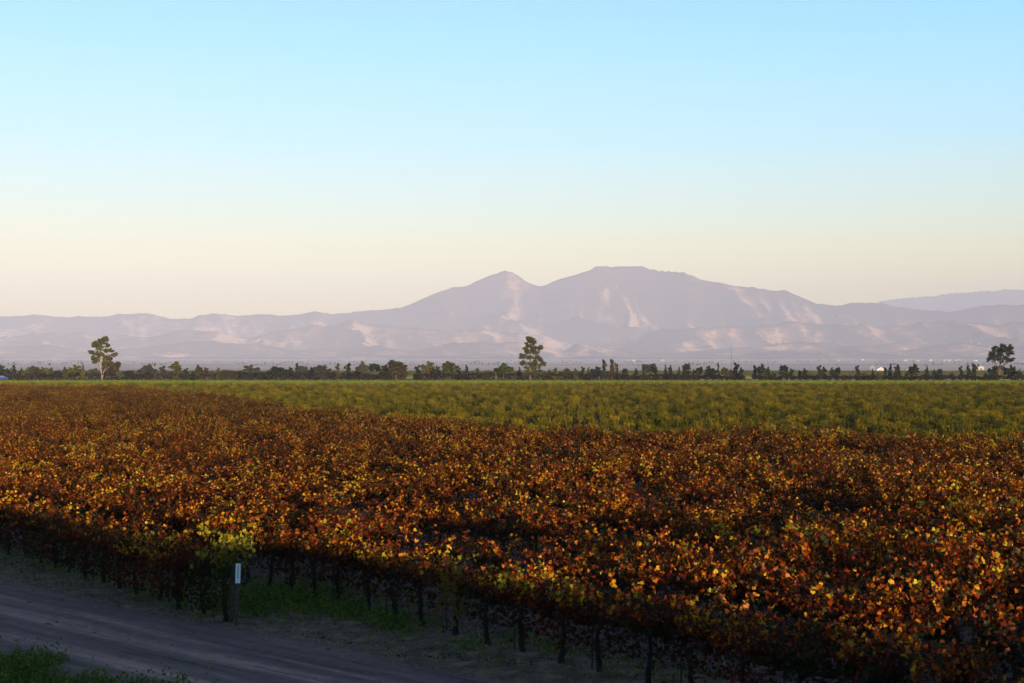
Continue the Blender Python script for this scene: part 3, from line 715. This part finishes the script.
def trunk_mesh(seed, h, r, limbs, lean=0):
    rs_ = random.Random(seed); mb = MB(); p = []; x = y = 0
    for k in range(7):
        p.append((x, y, h * k / 6 - .1)); x += rs_.uniform(-.04, .04) * h * .5 + lean * h / 6; y += rs_.uniform(-.03, .03) * h * .5
    mb.tube(p, [r * (1 - .12 * k) for k in range(7)], 8)
    for (bx, by, bz, sz) in limbs:
        t_ = max(.25, min(.9, (bz - sz) / h)); i = int(t_ * 6); s0 = p[i]
        md_ = ((s0[0] + bx) / 2 + rs_.uniform(-.1, .1) * sz, (s0[1] + by) / 2, (s0[2] + bz) / 2 - .1 * sz)
        mb.tube([s0, md_, (bx, by, bz)], [r * .5, r * .33, r * .12], 6)
    return mb.mesh('trunk', True)
VAR = {}
def variant(kind, v):
    """unit tree 5 m tall: kinds round, column, spindly, dome, shrub, cone"""
    key = (kind, v)
    if key in VAR: return VAR[key]
    rs_ = random.Random(hash(key[0]) % 1 + v * 17 + len(kind) * 101); bl = []
    if kind == 'round':
        for k in range(11): bl.append((rs_.uniform(-1.1, 1.1), rs_.uniform(-1, 1), rs_.uniform(1.5, 4.1), rs_.uniform(.5, .85), rs_.uniform(.45, .8)))
        bl.append((rs_.uniform(-.4, .4), 0, 4.35, .5, .6)); n = 1500
    elif kind == 'column':
        for k in range(9): bl.append((rs_.uniform(-.35, .35), rs_.uniform(-.3, .3), .9 + k * .43, rs_.uniform(.4, .7) * (1.1 - k * .06), rs_.uniform(.45, .7)))
        n = 1100
    elif kind == 'spindly':
        for k in range(10): bl.append((rs_.uniform(-.5, .5), rs_.uniform(-.4, .4), rs_.uniform(1.2, 4.5), rs_.uniform(.22, .42), rs_.uniform(.25, .5)))
        bl.append((0, 0, 4.7, .14, .3)); n = 600
    elif kind == 'cone':
        for k in range(9): bl.append((rs_.uniform(-.12, .12), rs_.uniform(-.1, .1), .7 + k * .5, 1.05 - k * .105, .42))
        n = 1000
    elif kind == 'dome':
        for k in range(16):
            a = rs_.uniform(0, 2 * math.pi); r_ = rs_.random() ** .5 * 1.5
            bl.append((r_ * math.cos(a), r_ * math.sin(a), 2.2 + 2.0 * math.sqrt(max(0, 1 - (r_ / 1.75) ** 2)) * rs_.uniform(.45, 1), rs_.uniform(.5, .8), rs_.uniform(.4, .7)))
        n = 2000
    else:
        for k in range(8): bl.append((rs_.uniform(-1.2, 1.2), rs_.uniform(-.8, .8), rs_.uniform(.9, 3.6), rs_.uniform(.6, .9), rs_.uniform(.6, 1.0)))
        bl.append((rs_.uniform(-.6, .6), 0, 4.1, .5, .7)); n = 1200
    cm = crown_mesh(v + 50, bl, int(n * 2.2), .27)
    tm = trunk_mesh(v, 3.4 if kind != 'shrub' else 2.2, .13, [(b_[0], b_[1], b_[2], b_[3]) for b_ in bl[::3]])
    tm.materials.append(M['treebark'])
    VAR[key] = (cm, tm); return VAR[key]
CM = {}
def crown_of(kind, v, mat):
    cm, tm = variant(kind, v); k = (kind, v, mat)
    if k not in CM:
        c = cm.copy(); c.materials.clear(); c.materials.append(M[mat]); CM[k] = c
    return CM[k], tm
D, O, B, G, E = 'crown dark green', 'crown olive', 'crown brown', 'crown grey', 'crown green'
TR = [(1, 366, 6, D, 'round'), (7, 368.5, 5, D, 'round'), (13.5, 366.5, 8, D, 'cone'), (22, 368.5, 5, D, 'shrub'), (27, 367.5, 7, O, 'shrub'), (34.5, 366, 10, G, 'round'), (43, 368, 7, O, 'round'),
      (49.5, 364.5, 5, O, 'spindly'), (52, 369, 6, B, 'shrub'), (59, 371, 6, G, 'round'), (65.5, 367, 4.5, O, 'column'), (75.5, 366, 9, O, 'round'), (83, 364.5, 4, O, 'cone'), (93, 368.5, 9, G, 'round'),
      (110, 359.5, 13, B, 'round'), (120, 371.5, 8, G, 'dome'), (130, 370, 8, D, 'round'), (139, 370, 6, G, 'spindly'), (147, 364.5, 9, G, 'round'), (155, 365, 5, G, 'spindly'), (163.5, 367, 6, G, 'column'),
      (175, 361.5, 10, O, 'column'), (186.5, 369, 4, D, 'column'), (193, 371, 4, D, 'shrub'), (199, 365, 6, O, 'column'), (205.5, 368.5, 6, B, 'round'), (211.5, 371, 4, G, 'column'), (218, 368, 3, O, 'spindly'),
      (226, 369.5, 8, B, 'round'), (233, 370.5, 6, B, 'shrub'), (240, 372.5, 7, D, 'shrub'), (250.5, 366, 12, G, 'round'), (262, 373.5, 9, D, 'shrub'), (268, 371, 4, D, 'cone'), (278, 366.5, 13, D, 'round'),
      (290, 368, 6, D, 'round'), (296.5, 364.5, 4.5, D, 'column'), (303.5, 365.5, 8, G, 'round'), (311, 367.5, 6, D, 'shrub'), (321.5, 364.5, 11, G, 'round'), (330, 369, 6, G, 'spindly'), (338.5, 364.5, 4, O, 'column'),
      (349, 364.5, 6, D, 'column'), (356.5, 368, 6, O, 'column'), (362.5, 362.3, 11, G, 'dome'), (373, 361.3, 13, D, 'dome'), (385.5, 366, 9, D, 'round'), (396, 360.3, 15, B, 'round'), (403, 366, 8, B, 'shrub'),
      (418, 366.3, 5, D, 'column'), (429, 362.8, 10, O, 'round'), (437, 367, 6, D, 'round'), (449.5, 361.5, 12, O, 'round'), (459, 369, 5, D, 'column'), (466.5, 366, 5, D, 'cone'), (478, 368.5, 4, O, 'spindly'),
      (486.5, 371.5, 7, O, 'shrub'), (504, 364.2, 18, E, 'dome'), (519.5, 368, 4, O, 'cone'), (545, 372, 6, O, 'shrub'), (549.5, 370.5, 5, D, 'cone'), (556, 368, 3, O, 'spindly'), (567, 368, 7, O, 'round'), (576, 368.5, 5, O, 'column'),
      (582.5, 367.5, 4, D, 'column'), (588.5, 368, 5, O, 'cone'), (597, 367.5, 10, D, 'round'), (603.5, 361, 5, D, 'column'), (611.5, 360.8, 7, B, 'column'), (617.5, 365, 4, B, 'column'), (625, 368, 6, D, 'round'),
      (636, 369, 6, D, 'cone'), (644, 371, 4, D, 'shrub'), (649.5, 361.5, 14, G, 'dome'), (656, 369, 5, D, 'cone'), (665.5, 366, 4.5, D, 'cone'), (670, 365.3, 4, D, 'column'), (679, 368, 5, D, 'cone'), (687, 362.8, 8, D, 'round'),
      (694, 369, 3, D, 'column'), (699, 367, 8, D, 'round'), (709, 366.8, 8, D, 'round'), (714, 368.5, 6, D, 'column'), (718.5, 363.3, 3, O, 'spindly'), (725, 367.5, 8, O, 'round'), (730.5, 370, 3, D, 'column'), (735.8, 363.8, 6, D, 'column'),
      (741.5, 367.5, 4.5, D, 'column'), (754.5, 366.3, 4.5, D, 'column'), (762, 364.8, 7, D, 'round'), (767.5, 366.8, 4.5, D, 'column'), (773, 371.5, 5, D, 'shrub'), (783.5, 364.5, 9, D, 'round'), (791.3, 369.5, 5, D, 'column'),
      (800, 370.3, 4, D, 'column'), (805, 368.3, 5, D, 'column'), (819.5, 366.3, 5, D, 'column'), (824.3, 366.8, 5, D, 'column'), (832, 368.5, 5, D, 'round'), (837.5, 367.3, 6, D, 'round'), (857.5, 366.3, 4.5, D, 'column'),
      (865, 371, 5, O, 'shrub'), (872.5, 369.3, 3.5, D, 'cone'), (879, 372, 6, O, 'shrub'), (885, 368.3, 4, D, 'column'), (890, 365.3, 3.5, D, 'column'), (897, 364.3, 6, D, 'column'), (906.5, 371.3, 5, D, 'shrub'),
      (914.5, 364.8, 9, D, 'round'), (927, 366.5, 5, D, 'cone'), (934.5, 370, 5, D, 'shrub'), (939.8, 368.3, 5.5, D, 'round'), (952, 373, 6, D, 'shrub'), (961, 367, 4, D, 'column'), (968.5, 366.3, 4.5, D, 'column'), (973.5, 364.8, 6, D, 'column'),
      (985, 373, 5, O, 'shrub'), (993, 365.5, 8, D, 'shrub'), (1011, 365.5, 10, D, 'shrub'), (1019, 369, 6, D, 'shrub')]
cw = {D: 'dark green', O: 'olive', B: 'brownish', G: 'grey green', E: 'bright green'}
kw = {'round': 'bushy', 'column': 'upright narrow', 'spindly': 'thin see-through', 'cone': 'pointed', 'dome': 'dome crowned', 'shrub': 'low shrubby'}
BIGS = [(102, 'leftmost tall eucalyptus'), (531, 'tall central eucalyptus'), (1000, 'tall tree at the right end')]
def ordw(n): 
    return {1: 'first', 2: 'second', 3: 'third', 4: 'fourth', 5: 'fifth', 6: 'sixth', 7: 'seventh', 8: 'eighth', 9: 'ninth', 10: 'tenth', 11: 'eleventh', 12: 'twelfth'}.get(n, '%d%s' % (n, {1: 'st', 2: 'nd', 3: 'rd'}.get(n % 10 if n // 10 != 1 else 0, 'th')))
wbase = {'round': 3.2, 'column': 1.7, 'spindly': 1.6, 'cone': 2.2, 'dome': 4.0, 'shrub': 3.6}
TY = 474.0
for i, (px, ty, wd, mt, kd) in enumerate(TR):
    yy = TY + rs.uniform(-3, 3) + (14 if (px, ty) == (649.5, 361.5) else 0)
    x = (px - 512) / F * yy; h = (H + (HOR - ty) / F * yy) * 1.06
    cm, tm = crown_of(kd, int(rs.integers(3)), mt)
    t_ = empty('tree', (x, yy, 0), rs.uniform(-.4, .4) + (math.pi if rs.random() < .5 else 0))
    sxy = (1.12 if kd == 'dome' or px > 560 else 1.38) * wd / F * yy / wbase[kd]
    t_.scale = (sxy, sxy * .9 + .1, h / 5.05)
    bx, bn = min(BIGS, key=lambda b_: abs(b_[0] - px))
    side = 'left' if px < bx else 'right'
    cnt = sum(1 for q in TR if (min(px, bx) <= q[0] <= max(px, bx)))
    tag(t_, '%s %s tree, %s %s of the %s' % (kw[kd], cw[mt], ordw(cnt), side, bn), 'tree', 'small trees of the far tree line')
    link('crown', cm, None, t_); link('trunk', tm, None, t_)

def big_tree(px, yy, blobs, n, size, mat, label, trunks, bark, seed):
    """blobs in photo-like units: metres right of the trunk foot, metres up"""
    root = empty('eucalyptus_tree', ((px - 512) / F * yy, yy, 0)); tag(root, label, 'tree')
    rs_ = random.Random(seed); bl = [(x, rs_.uniform(-.9, .9), z, r_ * 1.12, r_ * rs_.uniform(.8, 1.1)) for x, z, r_ in blobs]
    for q_ in range(len(bl)):       # sprays that bridge neighbouring clumps
        a_ = bl[q_]; b_ = min((p for p in bl[:len(blobs)] if p is not a_), key=lambda p: (p[0] - a_[0]) ** 2 + (p[2] - a_[2]) ** 2 + rs_.random())
        bl.append(((a_[0] + b_[0]) / 2 + rs_.uniform(-.3, .3), rs_.uniform(-.8, .8), (a_[2] + b_[2]) / 2 + rs_.uniform(-.3, .3), rs_.uniform(.35, .7), rs_.uniform(.3, .6)))
    c = crown_mesh(seed, bl, n, size); c.materials.append(M[mat]); link('crown', c, None, root)
    mb = MB()
    for tr, r0 in trunks:
        mb.tube([(a, b_, z) for a, b_, z in tr], [r0 * (1 - .8 * i / (len(tr) - 1)) for i in range(len(tr))], 9)
    spine = trunks[0][0]
    for (bx, by, bz, r_, _) in bl:
        if bz < 3.5: continue
        cands = [p for tr, _r in trunks for p in tr if p[2] < bz - .6]
        if not cands: continue
        s0 = min(cands, key=lambda p: (p[0] - bx) ** 2 + (p[2] - bz + 1.6) ** 2)
        mb.tube([s0, ((s0[0] + bx) / 2, (s0[1] + by) / 2, (s0[2] + bz) / 2 - .15), (bx, by, bz)], [.11, .075, .03], 6)
    link('trunk', mb.mesh('trunk', True), M[bark], root)
m_ = TY / F    # metres per pixel at the tree line
def pb(x0, lst): return [((x - x0) * m_, (381.0 - y) * m_, r_ * m_) for x, y, r_ in lst]
# left eucalyptus: pale forked trunk, ragged crown leaning right
big_tree(102, TY - 1, pb(101.5, [(96, 342, 3), (100, 340, 2.6), (104, 339.5, 3), (103.5, 342.5, 2.6), (93.5, 346.5, 2.8), (98, 347, 3), (107, 346, 2.2), (110, 350.5, 2.0), (106.5, 351, 2.4), (91.8, 352.5, 2.8), (96.5, 353, 3),
         (92.5, 357, 2.6), (95.5, 361.5, 2.6), (98.5, 358, 2.4), (102, 354.5, 2.6), (103, 358.5, 2.3), (107.5, 358.5, 2.0), (112.5, 355, 1.8), (115.8, 355, 1.6), (109.8, 357, 1.6), (100, 350, 2.2), (106, 362.5, 2.6), (111, 364, 2.6), (104.5, 367, 2.2)]),
         15000, .28, O, 'tall ragged eucalyptus with pale forked trunk, far left of the tree line',
         [([(0, 0, -.2), (-.1, 0, 2.2), (-.4, .1, 4.6), (-.5, 0, 7), (-1, 0, 9.5), (-.6, 0, 12)], .30), ([(0, .1, .2), (.5, .3, 3), (1.2, .3, 5.2), (1.0, .2, 7.5), (1.6, 0, 10.2)], .2)], 'eucbark', 5)
# central eucalyptus
big_tree(530, TY - 2, pb(530, [(527.8, 339, 2.2), (531, 340, 2.6), (533, 343, 2.4), (527, 344, 2.2), (530, 347, 2.6), (533.5, 348.5, 2.4), (539.5, 347.5, 3), (541.5, 348, 2), (525, 350, 2.2), (528.5, 352, 2.6), (534, 353, 3), (537.5, 352, 2),
         (520.5, 357.3, 1.4), (524.5, 356, 2.4), (529, 357, 2.4), (535, 358, 2.8), (540, 358, 2.6), (523, 362, 2.4), (522, 364, 1.8), (530, 363, 2.2), (536, 363, 3), (541.5, 364, 2.6), (542.5, 362, 1.8), (527, 368, 2.4), (533, 368, 3), (539, 371, 3), (528, 373, 2.8), (535, 374, 3.2), (542, 374, 2.2), (523.5, 375, 2.2)]),
         19000, .28, O, 'tallest dark eucalyptus with layered clumps, centre of the tree line',
         [([(0, 0, -.2), (.1, 0, 2.4), (-.1, 0, 5), (.1, .1, 8), (.2, 0, 11), (0, 0, 13.3)], .45), ([(.1, 0, 2.5), (1.1, .2, 5.5), (1.9, .2, 8), (2.7, .1, 10.6)], .22), ([(0, 0, 3), (-1, .1, 5), (-1.6, 0, 7.5)], .2)], 'treebark', 6)
# right tree: umbrella crown on a bare stem
big_tree(999.5, TY, pb(999.5, [(1000.5, 347, 2.6), (1004, 346.5, 2.6), (1009.5, 348, 2.6), (1011, 349.5, 1.8), (995.5, 349.5, 2.8), (992, 353, 2.6), (996.5, 354, 3), (1001, 352, 2.8), (1005, 351, 2.8), (989.5, 357, 2.2), (988, 360.5, 1.6), (994, 357.5, 2.4),
         (999, 357.5, 2.6), (1003.5, 356.5, 2.8), (1008, 354.5, 2.2), (1011.5, 353.5, 1.6), (1007, 359, 2.2), (1011.5, 359, 1.9), (1009.5, 361.5, 1.8), (1001.5, 361.5, 1.8), (997, 367, 2.6), (1002, 368, 2.6), (994, 370, 2.6), (1006, 371, 3)]),
         14000, .28, D, 'umbrella shaped tree with dark crown on a bare stem, right end of the tree line',
         [([(0, 0, -.2), (-.1, 0, 2.4), (.2, 0, 5), (.3, .1, 7), (.6, 0, 10)], .3), ([(.2, 0, 2.2), (1.2, .2, 5), (2.4, .1, 6.8), (3.2, .1, 9.3)], .18), ([(0, 0, 3.2), (-1.4, .1, 6), (-2.6, 0, 8)], .2)], 'treebark', 8)

# dark hedge at the foot of the trees, with a few openings on the right
gaps = [(405, 413), (745, 752), (495, 497)]
n = 48000; hx = rs.uniform(-15, 1040, n); hy = TY + rs.normal(0, 1.6, n)
top = (1.7 + 1.9 * fbm(hx * .12, hx * 0 + 2, 4)) * (1 - .38 * sstep(560, 760, hx)); hzv = rs.random(n) ** .8 * top
keep = np.ones(n, bool)
for a, b_ in gaps: keep &= ~((hx > a) & (hx < b_) & (hzv > .5))
keep &= ~((hx > 700) & (hzv < .7) & (vnoise(hx * .3, hx * 0 + 8) > .62))
P = np.stack([(hx - 512) / F * hy, hy, hzv], 1)[keep]
V1, F1, l1 = leaves(P, .34, rs, .3)
tag(link('hedge', npmesh('hedge', V1, F1, 4, False, {'lr': l1}), M['hedge leaves']), 'low dark continuous hedge along the foot of the tree line', 'hedge', kind='stuff')

# ------------------------------------------------------------------ small built things far away
def house(px, base_y_dist, wd, dp, hh, rh, label, wall, roof, cat='building', grp=None):
    yy = base_y_dist; x = (px - 512) / F * yy
    r_ = empty('barn' if cat == 'barn' else 'farm_building', (x, yy, float(gz(yy))), .25 * math.sin(px)); tag(r_, label, cat, grp)
    MB().poly([(-wd / 2, -dp / 2, -.3), (wd / 2, -dp / 2, -.3), (wd / 2, dp / 2, -.3), (-wd / 2, dp / 2, -.3), (-wd / 2, -dp / 2, hh), (wd / 2, -dp / 2, hh), (wd / 2, dp / 2, hh), (-wd / 2, dp / 2, hh), (0, -dp / 2, hh + rh * .98), (0, dp / 2, hh + rh * .98)],
              [(0, 1, 5, 8, 4), (2, 3, 7, 9, 6), (1, 2, 6, 5), (3, 0, 4, 7)]).build('wall', wall, r_)
    e = wd * .06
    MB().poly([(-wd / 2 - e, -dp / 2 - e, hh - rh * .1), (0, -dp / 2 - e, hh + rh), (0, dp / 2 + e, hh + rh), (-wd / 2 - e, dp / 2 + e, hh - rh * .1), (wd / 2 + e, -dp / 2 - e, hh - rh * .1), (wd / 2 + e, dp / 2 + e, hh - rh * .1),
               (-wd / 2 - e, -dp / 2 - e, hh - rh * .1 + .25), (0, -dp / 2 - e, hh + rh + .25), (0, dp / 2 + e, hh + rh + .25), (-wd / 2 - e, dp / 2 + e, hh - rh * .1 + .25), (wd / 2 + e, -dp / 2 - e, hh - rh * .1 + .25), (wd / 2 + e, dp / 2 + e, hh - rh * .1 + .25)],
              [(6, 7, 8, 9), (7, 10, 11, 8), (0, 3, 2, 1), (1, 2, 5, 4), (0, 1, 7, 6), (1, 4, 10, 7), (2, 3, 9, 8), (5, 2, 8, 11), (0, 6, 9, 3), (4, 5, 11, 10)]).build('roof', roof, r_)
    MB().box(-wd * .14, wd * .14, -dp / 2 - .08, -dp / 2 - .02, 0, hh * .7).build('door', M['steel'], r_)
    return r_
M['pale'] = noise_mat('pale sheet roof', [(.3, (.42, .40, .37)), (.7, (.52, .50, .47))], .3, bump=0, obj=True)
M['grey'] = noise_mat('grey sheet roof', [(.3, (.16, .15, .15)), (.7, (.22, .21, .20))], .3, bump=0, obj=True)
M['cream'] = noise_mat('cream wall', [(.3, (.30, .27, .23)), (.7, (.38, .34, .30))], .3, bump=0, obj=True)
house(879.5, 900, 4.6, 7, 1.2, 1.5, 'white gabled barn behind the right part of the tree line', M['cream'], M['white'], 'barn')
house(872.3, 960, 2.6, 5, 2.4, 1.4, 'small pale shed just left of the white gabled barn', M['grey'], M['pale'], 'shed')
house(908.5, 1000, 4.5, 5, 1.0, 1.2, 'low pale shed right of the white gabled barn, between two trees', M['grey'], M['grey'], 'shed')
house(980, 1150, 4.5, 6, 1.8, 1.3, 'small bright shed left of the umbrella shaped tree', M['cream'], M['pale'], 'shed')
house(391, 1200, 3.5, 5, 2.3, 1.5, 'tiny white shed seen between two trees left of centre', M['white'], M['pale'], 'shed')
rs2 = random.Random(4)
for i, px in enumerate([634, 662, 838, 862, 905, 917, 930, 947, 957, 975]):
    D_ = rs2.uniform(5600, 7600); W_ = rs2.uniform(11, 20)
    if px in (947, 957): W_ = 30
    house(px, D_, W_, rs2.uniform(10, 16), rs2.uniform(4, 5.5), rs2.uniform(2, 3), 'far pale farm building in the hazy strip below the hills', M['cream'] if i % 3 else M['pale'], M['cream'] if i % 2 else M['grey'], 'building', 'buildings scattered far across the plain')
# scattered distant trees on the plain
n = 1100; px = rs.uniform(-60, 1080, n); D_ = 2200 + 6500 * rs.random(n) ** .7
keep = fbm(px * .03, D_ * .004, 3) > .52
px, D_ = px[keep], D_[keep]; k8 = 10
cx = np.repeat((px - 512) / F * D_, k8) + rs.normal(0, 8, len(px) * k8); cy = np.repeat(D_, k8) + rs.normal(0, 4, len(px) * k8); cz = gz(cy) + np.abs(rs.normal(1.6, 1.2, len(cx)))
V1, F1, l1 = leaves(np.stack([cx, cy, cz], 1), 2.6, rs, .3)
tag(link('plain_trees', npmesh('plain_trees', V1, F1, 4, False, {'lr': l1}), M[D]), 'dots of trees and scrub scattered over the far plain', 'trees', kind='stuff')

# thin mast above the tree line
mp_ = empty('mast', ((731.3 - 512) / F * 900, 900, 0)); tag(mp_, 'thin grey mast rising above the trees right of centre', 'mast')
MB().tube([(0, 0, -.3), (0, 0, 10), (0, 0, 17)], [.10, .08, .05], 6).build('pole', M['steel'], mp_)
MB().box(-.7, .7, -.04, .04, 15.6, 15.7).build('crossarm', M['steel'], mp_)

# blue car at the far left edge of the tree line
m, t = newmat('blue paint'); o = N(t, 'ShaderNodeOutputMaterial'); b = N(t, 'ShaderNodeBsdfPrincipled', {'Base Color': (.03, .06, .36, 1), 'Roughness': .35, 'Coat Weight': .5})
nz = N(t, 'ShaderNodeTexNoise', {'Scale': 3.0}); rr = rampn(t, [(.3, (.012, .022, .14)), (.7, (.02, .035, .20))]); t.links.new(nz.outputs[0], rr.inputs[0]); t.links.new(rr.outputs[0], b.inputs['Base Color']); t.links.new(b.outputs[0], o.inputs[0]); M['blue'] = m
m, t = newmat('car glass'); o = N(t, 'ShaderNodeOutputMaterial'); b = N(t, 'ShaderNodeBsdfPrincipled', {'Base Color': (.10, .14, .22, 1), 'Roughness': .08}); t.links.new(b.outputs[0], o.inputs[0]); M['glass'] = m
cy = 466.0; car = empty('parked_car', ((3.2 - 512) / F * cy, cy, .3)); tag(car, 'small blue car parked before the trees at the left edge', 'car')
def prism(prof, y0, y1):
    n = len(prof); return [(x, y0, z) for x, z in prof] + [(x, y1, z) for x, z in prof], [tuple(range(n)), tuple(range(2 * n - 1, n - 1, -1))] + [(i, i + n, (i + 1) % n + n, (i + 1) % n) for i in range(n)]
MB().poly(*prism([(-1.95, .35), (1.95, .35), (1.98, .8), (1.75, .95), (.95, 1.0), (-1.25, 1.02), (-1.9, .95)], -.82, .82)).poly(*prism([(-1.15, 1.0), (.85, 1.0), (.35, 1.5), (-.8, 1.52)], -.70, .70)).build('body', M['blue'], car)
for sd in (-1, 1):
    MB().poly(*prism([(-.95, 1.05), (-.25, 1.05), (-.25, 1.44), (-.72, 1.44)], sd * .705 - .01, sd * .705 + .01)).poly(*prism([(-.17, 1.05), (.66, 1.05), (.3, 1.44), (-.17, 1.44)], sd * .705 - .01, sd * .705 + .01)).build('side_window', M['glass'], car)
    for xx in (-1.2, 1.2):
        MB().tube([(xx, sd * .62, .32), (xx, sd * .84, .32)], .32, 20).build('wheel', M['black'], car)
